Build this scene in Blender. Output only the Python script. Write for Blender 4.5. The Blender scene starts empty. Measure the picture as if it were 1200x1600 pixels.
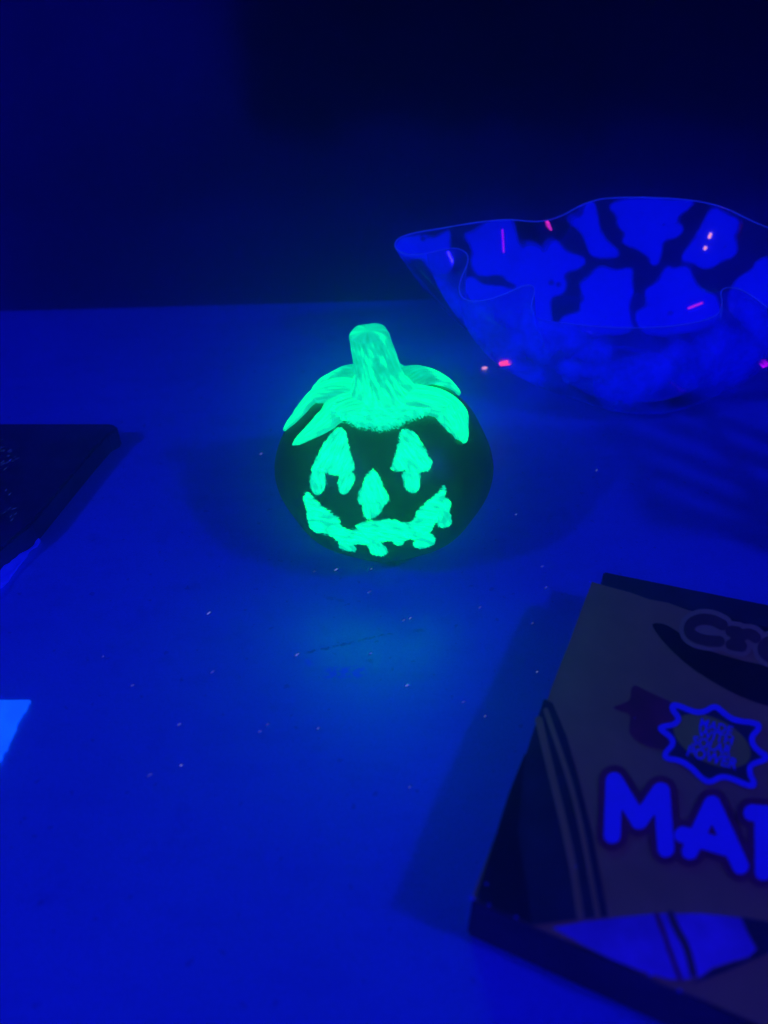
import bpy, bmesh, math, random
import numpy as np
from mathutils import Vector, noise as mnoise
from mathutils.bvhtree import BVHTree

random.seed(7)
S = bpy.context.scene
COL = S.collection

# ------------------------------------------------------------------ camera
F_PX, CAM_H, PITCH = 1201.0, 0.256, math.radians(39.5)     # photo is 1200 x 1600
ROLL = math.radians(-0.55)
cd = bpy.data.cameras.new('camera'); cam = bpy.data.objects.new('camera', cd); COL.objects.link(cam)
cam.location = (0, 0, CAM_H)
cam.rotation_euler = (math.radians(90) - PITCH, 0, 0)
cd.sensor_fit = 'VERTICAL'; cd.sensor_height = 36; cd.sensor_width = 27
cd.lens = 36 * F_PX / 1600
cd.clip_start = 0.01; cd.clip_end = 50
cd.dof.use_dof = True; cd.dof.focus_distance = 0.37; cd.dof.aperture_fstop = 6.0
S.camera = cam

# ------------------------------------------------------------------ world: a dark room
w = bpy.data.worlds.new('World'); S.world = w; w.use_nodes = True
w.node_tree.nodes['Background'].inputs[0].default_value = (0.01, 0.01, 1.0, 1)
w.node_tree.nodes['Background'].inputs[1].default_value = 0.010

# ------------------------------------------------------------------ the two ultraviolet lamps
PUMP = Vector((0, 0.298, 0.04))
def lamp(name, d, dist, power, size):
    l = bpy.data.lights.new(name, 'AREA'); l.shape = 'DISK'; l.size = size
    l.energy = power; l.color = (0.020, 0.011, 1.0)
    o = bpy.data.objects.new(name, l); COL.objects.link(o)
    d = Vector(d).normalized(); o.location = PUMP + d * dist
    o.rotation_euler = d.to_track_quat('Z', 'Y').to_euler()
lamp('right_uv_lamp', (0.86, -0.52, 0.90), 1.27, 7.4, 0.045)
lamp('left_uv_lamp', (-0.90, -0.56, 0.76), 1.32, 9.0, 0.045)

S.view_settings.view_transform = 'Standard'; S.view_settings.look = 'None'
S.view_settings.exposure = 0; S.view_settings.gamma = 1
S.render.engine = 'CYCLES'
S.cycles.use_denoising = True
S.cycles.max_bounces = 8; S.cycles.transparent_max_bounces = 24; S.cycles.volume_bounces = 1

# ------------------------------------------------------------------ helpers
def ray(x, y):
    u = (x - 600) / F_PX; v = -(y - 800) / F_PX
    return Vector((u, math.cos(PITCH) + v * math.sin(PITCH), -math.sin(PITCH) + v * math.cos(PITCH)))
CAMV = Vector((0, 0, CAM_H))
def P(x, y, z=0.0):                       # the point at height z seen at photo pixel (x, y)
    d = ray(x, y); t = (z - CAM_H) / d.z
    return CAMV + d * t
def to_px(co):                            # inverse, numpy (n,3) -> (n,2)
    d = co - np.array(CAMV); Fv = np.array([0, math.cos(PITCH), -math.sin(PITCH)]); Uv = np.array([0, math.sin(PITCH), math.cos(PITCH)])
    z = d @ Fv
    return np.stack([600 + F_PX * d[..., 0] / z, 800 - F_PX * (d @ Uv) / z], -1)
def tag(o, label=None, cat=None, group=None, kind=None):
    if label: o['label'] = label
    if cat: o['category'] = cat
    if group: o['group'] = group
    if kind: o['kind'] = kind
    return o
def empty(name, loc=(0, 0, 0)):
    o = bpy.data.objects.new(name, None); o.empty_display_size = 0.02; o.location = loc; COL.objects.link(o); return o
def link(name, me, mat, parent=None):
    if mat: me.materials.append(mat)
    o = bpy.data.objects.new(name, me); COL.objects.link(o)
    if parent:
        o.parent = parent; o.matrix_parent_inverse = parent.matrix_basis.inverted()
    return o
def mesh(name, verts, faces, mat, parent=None, smooth=True, attrs=None, vec=None):
    me = bpy.data.meshes.new(name); me.from_pydata([tuple(v) for v in verts], [], faces); me.update()
    if smooth: me.polygons.foreach_set('use_smooth', [True] * len(me.polygons))
    for k, a in (attrs or {}).items():
        at = me.attributes.new(k, 'FLOAT', 'POINT'); at.data.foreach_set('value', np.asarray(a, dtype=np.float32))
    for k, a in (vec or {}).items():
        at = me.attributes.new(k, 'FLOAT_VECTOR', 'POINT'); at.data.foreach_set('vector', np.asarray(a, dtype=np.float32).ravel())
    return link(name, me, mat, parent)
def chaikin(p, n=2, closed=True):
    p = [tuple(q) for q in p]
    for _ in range(n):
        r = []; m = len(p)
        for i in range(m if closed else m - 1):
            a, b = p[i], p[(i + 1) % m]
            r.append(tuple(a[k] * .75 + b[k] * .25 for k in range(len(a))))
            r.append(tuple(a[k] * .25 + b[k] * .75 for k in range(len(a))))
        if not closed: r = [p[0]] + r + [p[-1]]
        p = r
    return p
def seg_dist(pts, line, closed):          # distance of points (n,2) to a polyline
    L = np.asarray(line, float); m = len(L); d = np.full(len(pts), 1e9)
    for i in range(m if closed else m - 1):
        a, b = L[i], L[(i + 1) % m]; ab = b - a; den = max(ab @ ab, 1e-12)
        t = np.clip(((pts - a) @ ab) / den, 0, 1)
        d = np.minimum(d, np.hypot(*(pts - a - t[:, None] * ab).T))
    return d
def poly_sd(pts, poly):                   # signed distance, positive inside
    L = np.asarray(poly, float); ins = np.zeros(len(pts), bool); m = len(L)
    x, y = pts[:, 0], pts[:, 1]
    for i in range(m):
        (x0, y0), (x1, y1) = L[i], L[(i + 1) % m]
        if y0 == y1: continue
        c = ((y0 > y) != (y1 > y)) & (x < (x1 - x0) * (y - y0) / (y1 - y0) + x0)
        ins ^= c
    d = seg_dist(pts, L, True)
    return np.where(ins, d, -d)
def crop(pts, x0, y0, s): return [(x0 + a * s, y0 + b * s) for a, b in pts]
def smooth01(a, b, x):
    t = np.clip((x - a) / (b - a), 0, 1); return t * t * (3 - 2 * t)

# ------------------------------------------------------------------ materials
def newmat(name):
    m = bpy.data.materials.new(name); m.use_nodes = True; nt = m.node_tree
    return m, nt, nt.nodes['Principled BSDF'], nt.nodes['Material Output']
def N(nt, t, **kw):
    n = nt.nodes.new(t)
    for k, v in kw.items():
        if k in n.inputs: n.inputs[k].default_value = v
        else: setattr(n, k, v)
    return n
def noise_on(nt, vecsock, scale, detail=4, rough=.55, stretch=None):
    if stretch:
        mp = N(nt, 'ShaderNodeMapping'); mp.inputs['Scale'].default_value = stretch
        nt.links.new(vecsock, mp.inputs['Vector']); vecsock = mp.outputs[0]
    n = N(nt, 'ShaderNodeTexNoise', Scale=scale, Detail=detail, Roughness=rough)
    nt.links.new(vecsock, n.inputs['Vector']); return n.outputs['Fac']
def math_(nt, op, a, b=None, c=None, clamp=False):
    n = N(nt, 'ShaderNodeMath', operation=op); n.use_clamp = clamp
    for i, v in enumerate((a, b, c)):
        if v is None: continue
        if hasattr(v, 'links'): nt.links.new(v, n.inputs[i])
        else: n.inputs[i].default_value = v
    return n.outputs[0]
def mrange(nt, v, a, b, c=0., d=1., interp='SMOOTHSTEP'):
    n = N(nt, 'ShaderNodeMapRange'); n.interpolation_type = interp
    nt.links.new(v, n.inputs['Value'])
    for k, x in (('From Min', a), ('From Max', b), ('To Min', c), ('To Max', d)): n.inputs[k].default_value = x
    return n.outputs['Result']
def mixcol(nt, fac, a, b, mode='MIX'):
    n = N(nt, 'ShaderNodeMix', data_type='RGBA', blend_type=mode)
    if hasattr(fac, 'links'): nt.links.new(fac, n.inputs[0])
    else: n.inputs[0].default_value = fac
    for i, v in ((6, a), (7, b)):
        if hasattr(v, 'links'): nt.links.new(v, n.inputs[i])
        else: n.inputs[i].default_value = (*v, 1)
    return n.outputs[2]
def bump(nt, h, strength, dist, bsdf):
    b = N(nt, 'ShaderNodeBump', Strength=strength, Distance=dist)
    nt.links.new(h, b.inputs['Height']); nt.links.new(b.outputs[0], bsdf.inputs['Normal']); return b
def plain(name, col, rough=.5, vary=.15, scale=60, bumpd=0.0, spec=.5):
    m, nt, p, out = newmat(name)
    tc = N(nt, 'ShaderNodeTexCoord'); n = noise_on(nt, tc.outputs['Object'], scale, 5)
    f = mrange(nt, n, .3, .7, 0, 1)
    c = mixcol(nt, f, tuple(x * (1 - vary) for x in col), tuple(min(1, x * (1 + vary)) for x in col))
    nt.links.new(c, p.inputs['Base Color']); p.inputs['Roughness'].default_value = rough
    p.inputs['Specular IOR Level'].default_value = spec
    if bumpd: bump(nt, n, .4, bumpd, p)
    return m

def glow_paint(name, mode):
    """brushed phosphorescent paint. mode 'face': frayed edges, thick; 'collar': streaky, dimmed in thin spots and leaf crevices"""
    m, nt, p, out = newmat(name)
    st = N(nt, 'ShaderNodeAttribute', attribute_name='streak').outputs['Vector']
    cv = N(nt, 'ShaderNodeAttribute', attribute_name='cover').outputs['Fac']
    thin = N(nt, 'ShaderNodeAttribute', attribute_name='thin').outputs['Fac']  # dims the glow: thin paint, and crevice shade painted on the leaves
    s1 = noise_on(nt, st, 1.0, 3, .6, (3.0, 26.0, 3.0))       # long brush hairs
    s2 = noise_on(nt, st, 1.0, 4, .6, (5.0, 11.0, 5.0))       # patches of thick and thin paint
    s3 = noise_on(nt, st, 1.0, 2, .5, (14.0, 60.0, 14.0))
    if mode == 'face':
        t = math_(nt, 'ADD', math_(nt, 'MULTIPLY', s1, .5), math_(nt, 'MULTIPLY', s2, .5))
        t = mrange(nt, t, .33, .60)
        t = math_(nt, 'MULTIPLY', t, math_(nt, 'SUBTRACT', 1.0, thin), clamp=True)
        t = math_(nt, 'MULTIPLY', t, mrange(nt, cv, -1.0, 3.0, .72, 1.0))
        lo, hi, sl, sh = (0.0, .66, .36), (0.0, 1.0, .66), .95, 1.0
    else:
        t = math_(nt, 'ADD', math_(nt, 'MULTIPLY', s1, .42), math_(nt, 'ADD', math_(nt, 'MULTIPLY', s2, .38), math_(nt, 'MULTIPLY', s3, .2)))
        t = mrange(nt, t, .32, .62)
        t = math_(nt, 'SUBTRACT', t, thin, clamp=True)
        lo, hi, sl, sh = (0.0, .42, .26), (0.0, 1.0, .60), 1.0, 1.0
    em = N(nt, 'ShaderNodeEmission')
    nt.links.new(mixcol(nt, t, lo, hi), em.inputs['Color'])
    # thick paint gives off more light: the green of it runs past what the picture can hold
    g = N(nt, 'ShaderNodeSeparateColor'); nt.links.new(mixcol(nt, t, lo, hi), g.inputs[0])
    boost = mrange(nt, t, .55, 1.0, 1.0, GLOW if mode == 'face' else GLOW * .7)
    cc = N(nt, 'ShaderNodeCombineColor')
    nt.links.new(g.outputs[0], cc.inputs[0]); nt.links.new(math_(nt, 'MULTIPLY', g.outputs[1], boost), cc.inputs[1]); nt.links.new(g.outputs[2], cc.inputs[2])
    nt.links.new(cc.outputs[0], em.inputs['Color']); em.inputs['Strength'].default_value = 1.08
    p.inputs['Base Color'].default_value = (.3, .5, .06, 1); p.inputs['Roughness'].default_value = .55
    bump(nt, math_(nt, 'ADD', s1, s3), .5, .0004, p)
    add = N(nt, 'ShaderNodeAddShader'); nt.links.new(em.outputs[0], add.inputs[0]); nt.links.new(p.outputs[0], add.inputs[1])
    fin = add.outputs[0]
    if mode == 'face':
        e = math_(nt, 'ADD', cv, math_(nt, 'MULTIPLY', math_(nt, 'SUBTRACT', s3, .5), 11.0))
        a = mrange(nt, e, -1.2, .9)
        tr = N(nt, 'ShaderNodeBsdfTransparent'); mx = N(nt, 'ShaderNodeMixShader')
        nt.links.new(a, mx.inputs[0]); nt.links.new(tr.outputs[0], mx.inputs[1]); nt.links.new(fin, mx.inputs[2]); fin = mx.outputs[0]
    nt.links.new(fin, out.inputs['Surface'])
    return m
GLOW = 6.0
M_face = glow_paint('brushed_glow_paint', 'face')
M_collar = glow_paint('streaky_glow_paint', 'collar')

def table_material():
    m, nt, p, out = newmat('white_painted_table')
    geo = N(nt, 'ShaderNodeNewGeometry'); pos = geo.outputs['Position']
    big = noise_on(nt, pos, 9, 3); mid = noise_on(nt, pos, 60, 5, .6); fine = noise_on(nt, pos, 900, 3, .7)
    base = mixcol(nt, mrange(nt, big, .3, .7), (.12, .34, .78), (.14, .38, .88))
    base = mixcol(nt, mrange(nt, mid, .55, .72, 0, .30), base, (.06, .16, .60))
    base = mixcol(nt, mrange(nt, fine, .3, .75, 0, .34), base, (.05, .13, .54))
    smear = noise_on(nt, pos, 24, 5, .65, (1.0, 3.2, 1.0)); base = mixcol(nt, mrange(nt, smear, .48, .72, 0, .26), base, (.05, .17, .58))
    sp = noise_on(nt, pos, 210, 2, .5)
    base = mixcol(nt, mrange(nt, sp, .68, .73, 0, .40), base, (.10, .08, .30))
    sx = N(nt, 'ShaderNodeSeparateXYZ'); nt.links.new(pos, sx.inputs[0])
    def stroke(a, b, wid, rag, fade=.004):              # a scratch between two points on the table
        ax, ay = a.x, a.y; dx, dy = b.x - a.x, b.y - a.y; L = math.hypot(dx, dy); dx /= L; dy /= L
        along = math_(nt, 'ADD', math_(nt, 'MULTIPLY', sx.outputs[0], dx), math_(nt, 'MULTIPLY', sx.outputs[1], dy))
        along = math_(nt, 'SUBTRACT', along, ax * dx + ay * dy)
        acr = math_(nt, 'ADD', math_(nt, 'MULTIPLY', sx.outputs[0], -dy), math_(nt, 'MULTIPLY', sx.outputs[1], dx))
        acr = math_(nt, 'SUBTRACT', acr, -ax * dy + ay * dx)
        acr = math_(nt, 'ABSOLUTE', math_(nt, 'ADD', acr, math_(nt, 'MULTIPLY', math_(nt, 'SUBTRACT', noise_on(nt, pos, 420, 3), .5), rag)))
        f = mrange(nt, acr, wid * .35, wid, 1, 0)
        f = math_(nt, 'MULTIPLY', f, mrange(nt, along, 0, fade)); f = math_(nt, 'MULTIPLY', f, mrange(nt, along, L - fade, L, 1, 0))
        return math_(nt, 'MULTIPLY', f, mrange(nt, noise_on(nt, pos, 330, 2), .35, .55))
    c1 = stroke(P(472, 1021), P(556, 1003), .0009, .0030)
    c1b = stroke(P(545, 1004), P(622, 987), .0007, .0030)
    c2 = stroke(P(640, 986), P(668, 984), .0013, .0026)
    c3 = stroke(P(500, 1053), P(578, 1048), .0042, .0040)
    c4 = stroke(P(472, 1038), P(492, 1032), .0032, .0030)
    c5 = stroke(P(562, 1027), P(590, 1034), .0018, .0034)
    c6 = stroke(P(500, 932), P(545, 940), .0012, .0050)
    for f, k in ((c1, .5), (c1b, .5), (c2, .45), (c5, .35), (c6, .3)):
        base = mixcol(nt, math_(nt, 'MULTIPLY', f, k), base, (.06, .05, .22))
    for f, k in ((c3, .9), (c4, 1.0)):                   # chips down to a bluer undercoat
        base = mixcol(nt, math_(nt, 'MULTIPLY', f, k), base, (.12, .10, 1.0))
    nt.links.new(base, p.inputs['Base Color']); p.inputs['Roughness'].default_value = .43
    p.inputs['Specular IOR Level'].default_value = .85
    h = math_(nt, 'SUBTRACT', math_(nt, 'ADD', math_(nt, 'MULTIPLY', mid, .6), math_(nt, 'MULTIPLY', fine, .15)), math_(nt, 'MULTIPLY', c1, .7))
    bump(nt, h, .35, .0012, p)
    return m
M_table = table_material()
M_wall = plain('dark_room_wall', (.12, .12, .36), .9, .22, 3)
M_shade_curtain = plain('shade_curtain_black', (.03, .03, .05), .8, .3, 8)
M_floor = plain('dark_floor', (.05, .05, .08), .8, .3, 5)

# ------------------------------------------------------------------ room behind and below the table
def box_bm(lo, hi, bev=0.0, seg=3):
    bm = bmesh.new(); bmesh.ops.create_cube(bm, size=1)
    for v in bm.verts: v.co = Vector([lo[i] + (v.co[i] + .5) * (hi[i] - lo[i]) for i in range(3)])
    if bev: bmesh.ops.bevel(bm, geom=bm.edges[:], offset=bev, segments=seg, affect='EDGES', profile=.5)
    return bm
def from_bm(name, bm, mat, parent=None, smooth=False):
    me = bpy.data.meshes.new(name); bm.to_mesh(me); bm.free()
    if smooth: me.polygons.foreach_set('use_smooth', [True] * len(me.polygons))
    return link(name, me, mat, parent)
tag(from_bm('wall', box_bm((-2.2, 1.05, -.75), (2.2, 1.15, 1.1)), M_wall), kind='structure')
tag(from_bm('floor', box_bm((-2.2, -1.2, -.80), (2.2, 1.05, -.75)), M_floor), kind='structure')
blocker = empty('added_shade_curtain', (.4, .51, .34))  # added out of view, only to cast shade on the wall
tag(blocker, 'unseen dark curtain added over the table to shade the upper right of the wall', 'curtain')
cvs, cfs, nC = [], [], 240
for i in range(nC + 1):
    x_ = -.47 + 1.77 * i / nC; y_ = .51 + .010 * math.sin(x_ * 62) + .004 * math.sin(x_ * 23 + 1)
    cvs += [(x_, y_, .34 + .004 * math.sin(x_ * 31)), (x_, y_, 1.14)]
for i in range(nC): cfs.append((2 * i, 2 * i + 2, 2 * i + 3, 2 * i + 1))
cl = mesh('added_shade_cloth', cvs, cfs, M_shade_curtain, blocker); md = cl.modifiers.new('thickness', 'SOLIDIFY'); md.thickness = .002
rd = bmesh.new(); bmesh.ops.create_cone(rd, cap_ends=True, segments=16, radius1=.008, radius2=.008, depth=4.3)
for v in rd.verts: v.co = Vector((v.co.z, .51 + v.co.x, 1.148 + v.co.y))
from_bm('added_shade_rod', rd, M_shade_curtain, blocker)

# ------------------------------------------------------------------ the table: far edge runs slightly askew
E0, E1 = P(0, 484), P(1200, 452)
dirx = (E1 - E0).normalized()
def edge(x): return E0 + dirx * ((x - E0.x) / dirx.x)
bm = bmesh.new()
A, B = edge(-.9), edge(1.0)
ring = [Vector((A.x, A.y, 0)), Vector((B.x, B.y, 0)), Vector((B.x, -.45, 0)), Vector((A.x, -.45, 0))]
top = [bm.verts.new(v) for v in ring]; bot = [bm.verts.new(v - Vector((0, 0, .028))) for v in ring]
bm.faces.new(top[::-1]); bm.faces.new(bot)
for i in range(4): bm.faces.new((top[i], top[(i + 1) % 4], bot[(i + 1) % 4], bot[i]))
bmesh.ops.recalc_face_normals(bm, faces=bm.faces[:])
bmesh.ops.bevel(bm, geom=bm.edges[:], offset=.0025, segments=3, affect='EDGES')
table = empty('table', (0, .3, -.75))
tag(table, 'white painted table glowing deep blue, with a crack and chips before the pumpkin', 'table')
from_bm('table_top', bm, M_table, table)
for lx, ly in ((-.85, -.4), (.95, -.4), (-.85, .50), (.95, .50)):
    from_bm('leg', box_bm((lx - .02, ly - .02, -.749), (lx + .02, ly + .02, -.0285), .003), M_table, table)

# ------------------------------------------------------------------ pumpkin
pk = empty('pumpkin', (0, PUMP.y, 0))
tag(pk, 'small dark painted jack-o-lantern pumpkin with bright glowing green face, leaves and stem', 'pumpkin')
Ra, Rb = .0512, .042
def body_pt(az, ph, lift=0.0):            # az 0 towards the camera, + to the right; ph from the top, radians
    rib = 1 + .015 * math.cos(9 * az) * math.sin(ph) ** 2
    a = Ra * rib; dip = .006 * math.exp(-(ph / .28) ** 2)
    z = Rb * .95 + Rb * math.cos(ph) - dip
    if ph > 1.57:                          # a fuller lower half, then a flat foot
        z = Rb * .95 + Rb * math.cos(ph) * (1.0 - .02)
        a *= 1 + .012 * math.sin(2 * (ph - 1.57)) ** 2
    p = Vector((a * math.sin(ph) * math.sin(az), PUMP.y - a * math.sin(ph) * math.cos(az), max(z, .0004)))
    if lift:
        n = Vector((math.sin(ph) * math.sin(az) / Ra, -math.sin(ph) * math.cos(az) / Ra, math.cos(ph) / Rb)).normalized()
        p += n * lift
    return p
nA, nP = 180, 90
vs, fs = [], []
for i in range(1, nP):
    for j in range(nA): vs.append(body_pt(2 * math.pi * j / nA, math.pi * i / nP))
tp = len(vs); vs.append(body_pt(0, 0)); bt = len(vs); vs.append(Vector((0, PUMP.y, .0004)))
for i in range(nP - 2):
    for j in range(nA):
        a, b = i * nA + j, i * nA + (j + 1) % nA; fs.append((a, a + nA, b + nA, b))
for j in range(nA):
    fs.append((tp, j, (j + 1) % nA)); k = (nP - 2) * nA; fs.append((bt, k + (j + 1) % nA, k + j))
bvh = BVHTree.FromPolygons([tuple(v) for v in vs], fs)
m, nt, p, out = newmat('dark_orange_glaze')
tc = N(nt, 'ShaderNodeTexCoord'); n1 = noise_on(nt, tc.outputs['Object'], 38, 5, .6); n2 = noise_on(nt, tc.outputs['Object'], 420, 3)
nt.links.new(mixcol(nt, mrange(nt, n1, .35, .7), (.22, .10, .02), (.16, .08, .03)), p.inputs['Base Color'])
p.inputs['Roughness'].default_value = .45; p.inputs['Specular IOR Level'].default_value = .5
bump(nt, math_(nt, 'ADD', n1, math_(nt, 'MULTIPLY', n2, .3)), .3, .0006, p)
mesh('body', vs, fs, m, pk)

# leaves: centreline in (az, ph) degrees, half width in metres, arch lift
def leaf(cl, wid, lift, shade_base=0.0, crown=.0016, seed=0, curl=0.0, label=None):
    cl = chaikin([(*c, w_, l_) for c, w_, l_ in zip(cl, wid, lift)], 3, closed=False)
    n = len(cl); m_ = 15; verts, faces, cov, stk, th = [], [], [], [], []
    pts = [body_pt(math.radians(c[0]), math.radians(c[1])) for c in cl]
    for i, c in enumerate(cl):
        u = i / (n - 1)
        t = (pts[min(i + 1, n - 1)] - pts[max(i - 1, 0)]).normalized()
        nr = (body_pt(math.radians(c[0]), math.radians(c[1]), .01) - pts[i]).normalized()
        side = t.cross(nr).normalized()
        for j in range(m_):
            v = -1 + 2 * j / (m_ - 1)
            wob = 1 + .10 * math.sin(u * 17 + seed) * u
            q = pts[i] + side * v * c[2] * wob
            # drop back onto the body, then lift by the leaf's own thickness and crown
            hit, hn, _, _ = bvh.find_nearest(q)
            edge_ = 1 - v * v
            groove = -.0005 * math.exp(-(v / .13) ** 2) * min(1, u * 3)
            off = c[3] + crown * edge_ * min(1, 3 * (1 - u) + .25) + groove + .0003 * mnoise.noise(Vector((u * 9 + seed, v * 4, 0)))
            off = max(off, .0005)
            if j in (0, m_ - 1): off = .0001 if c[3] < .0012 else c[3] * .3
            verts.append(hit + hn * off)
            cov.append(20); stk.append((u * 1.3 + seed, v * .45 + seed * .37, 0)); th.append(shade_base * (1 - min(1, u * 1.7)) + .25 * max(0, u - .85) / .15 + .30 * abs(v) ** 5 * min(1, u * 4) - .06 + .55 * max(0, abs(v) - .62) * max(0, 1 - u * 1.6))  # dimmer base and edges put crevice shade into the leaf's glow
    for i in range(n - 1):
        for j in range(m_ - 1):
            a = i * m_ + j; faces.append((a, a + 1, a + m_ + 1, a + m_))
    o = mesh('leaf', verts, faces, M_collar, pk, attrs={'cover': cov, 'thin': th}, vec={'streak': stk})  # on leaves 'thin' also carries the painted crevice shade
    return o
def azph(x, y):
    hit = None
    while hit is None:                    # slide in towards the middle until the body is met
        hit = bvh.ray_cast(CAMV, ray(x, y).normalized())[0]; x += (600 - x) * .01; y += (735 - y) * .01
    a = math.degrees(math.atan2(hit.x, PUMP.y - hit.y))
    return (a, math.degrees(math.acos(max(-1, min(1, (hit.z - Rb * .95) / Rb)))))
leaf([(168, 8), (168, 22), (166, 34)], [.007, .008, .0], [.002, .0035, .002], .15, seed=1)
leaf([(-140, 8), (-140, 24), (-134, 38), (-122, 50)], [.007, .0085, .006, .0002], [.002, .0042, .0026, .0012], .95, seed=2, crown=.0022)
leaf([(132, 8), (134, 22), (128, 36), (119, 52)], [.007, .0085, .007, .0002], [.002, .0045, .003, .001], .95, seed=3, crown=.0022)
leaf([(-96, 9), (-100, 24), (-104, 38), azph(468, 649), azph(456, 663), azph(444, 673)], [.0095, .0100, .0078, .0046, .0024, .0001], [.002, .0032, .0019, .0009, .0006, .0004], .25, seed=4, crown=.0020)
leaf([(-50, 9), azph(541, 634), azph(518, 651), azph(496, 667), azph(475, 683), azph(458, 696)], [.0105, .0095, .0072, .0056, .0038, .0001], [.002, .0024, .0012, .0006, .0004, .0003], .15, seed=5, crown=.0018)
leaf([(66, 9), (72, 22), azph(697, 634), azph(705, 650), azph(713, 667), azph(718, 681), azph(717, 690)], [.010, .0100, .0102, .0098, .0082, .0052, .0022], [.002, .0030, .0020, .0014, .0008, .0004, .0003], .0, seed=6, crown=.0026)

def patch(name, px, parent, thick=.0006, step=1.0, ang=0.0, seed=0, thin=0.0, streak=.011, rag=1.25, smoothn=2, mat=None, margin=4.5):
    """thin raised coat of paint with a ragged outline, lying on the pumpkin's skin"""
    poly = chaikin(px, smoothn); L = np.asarray(poly)
    x0, y0 = L.min(0) - margin - 2; x1, y1 = L.max(0) + margin + 2
    xs = np.arange(x0, x1, step); ys = np.arange(y0, y1, step)
    X, Y = np.meshgrid(xs, ys); q = np.stack([X.ravel(), Y.ravel()], -1)
    sd = poly_sd(q, poly)
    nz = np.array([mnoise.noise(Vector((a * .11 + seed, b * .11, seed))) * 1.6 + mnoise.noise(Vector((a * .33, b * .33 + seed, seed))) * .9 for a, b in q]) * rag
    sd = sd + nz
    W = len(xs); idx = -np.ones(len(q), int); verts, cov, stk, th = [], [], [], []
    need = sd > -margin
    ca, sa = math.cos(ang), math.sin(ang)
    for k in np.nonzero(need)[0]:
        hit, hn, _, _ = bvh.ray_cast(CAMV, ray(*q[k]).normalized())
        if hit is None or hn.dot(ray(*q[k])) > 0: continue
        s_ = sd[k]; prof = float(smooth01(-1.5, 3.5, s_)) * (1 - .25 * float(smooth01(4, 10, s_)))
        a, b = q[k]
        u = ((a - 600) * ca + (b - 700) * sa) * streak; v = (-(a - 600) * sa + (b - 700) * ca) * streak
        lump = 1 + .35 * mnoise.noise(Vector((u * 8 + seed, v * 30, seed)))
        idx[k] = len(verts); verts.append(hit + hn * (.00008 + thick * prof * lump))
        cov.append(s_); stk.append((u + seed, v + seed, seed)); th.append(thin)
    faces = []
    H = len(ys)
    for r in range(H - 1):
        for c in range(W - 1):
            f = [idx[r * W + c], idx[(r + 1) * W + c], idx[(r + 1) * W + c + 1], idx[r * W + c + 1]]
            if min(f) >= 0: faces.append(f)
    return mesh(name, verts, faces, mat or M_face, parent, attrs={'cover': cov, 'thin': th}, vec={'streak': stk})
C1 = lambda pts: crop(pts, 400, 480, 1 / 3)
# front lobe of the collar: broad and rounded, brushed across
fl = patch('leaf', C1([(440, 400), (520, 360), (600, 350), (700, 365), (790, 400), (840, 440), (852, 475), (835, 497), (800, 512), (750, 527), (690, 550), (640, 575), (600, 582), (540, 578),
                  (480, 568), (430, 545), (395, 530), (350, 522), (352, 495), (390, 450)]), pk, thick=.0036, ang=.12, seed=11, thin=.22, streak=.018, mat=None)
fl['label'] = 'broad rounded front leaf brushed with glowing paint'
le = patch('eye', C1([(393, 556), (420, 580), (432, 640), (445, 690), (462, 740), (455, 775), (425, 785), (380, 790), (345, 780), (300, 772), (258, 770), (262, 748), (285, 705), (318, 640), (345, 600)]), pk, .0004, ang=-1.15, seed=21)
le['label'] = 'tall glowing triangular eye with two drips under it'
patch('drip', C1([(262, 760), (320, 768), (330, 820), (318, 865), (290, 884), (262, 864), (252, 820)]), le, .0003, ang=1.3, seed=22, thin=.10, rag=.5)
patch('drip', C1([(395, 775), (455, 766), (465, 810), (448, 850), (415, 880), (392, 870), (384, 830)]), le, .0003, ang=1.9, seed=23, thin=.10, rag=.5)
re_ = patch('eye', C1([(684, 574), (722, 572), (757, 600), (775, 640), (805, 690), (825, 725), (822, 752), (795, 772), (750, 778), (720, 768), (670, 768), (626, 765), (648, 715), (666, 640), (676, 590)]), pk, .00045, ang=.9, seed=24)
re_['label'] = 'glowing triangular eye with one drip under it'
patch('drip', C1([(684, 768), (765, 768), (770, 815), (762, 860), (735, 874), (706, 862), (690, 810)]), re_, .0003, ang=1.5, seed=25, thin=.10, rag=.5)
no = patch('nose', C1([(545, 760), (568, 773), (587, 810), (602, 850), (627, 902), (618, 918), (590, 925), (545, 920), (500, 928), (480, 915), (483, 870), (500, 830), (520, 782)]), pk, .00045, ang=1.2, seed=26)
patch('drip', C1([(498, 915), (550, 920), (602, 915), (592, 955), (560, 985), (525, 996), (503, 975)]), no, .0003, ang=1.4, seed=27, thin=.10, rag=.5)
mo = patch('mouth', C1([(233, 858), (260, 878), (290, 915), (340, 955), (385, 982), (400, 1025), (435, 1045), (485, 1040), (462, 1025), (490, 1008), (560, 1000), (620, 993), (670, 998), (700, 1018), (748, 990), (752, 955), (800, 915), (840, 880), (870, 850), (885, 836),
     (894, 860), (885, 895), (875, 940), (850, 990), (835, 1030), (815, 1060), (780, 1075), (745, 1085), (700, 1088), (660, 1092), (600, 1095), (560, 1108), (520, 1115), (480, 1110), (420, 1105), (380, 1095), (330, 1058), (290, 1058), (255, 1040), (245, 1005), (235, 940), (222, 890)]), pk, .00045, ang=.15, seed=31)
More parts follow.
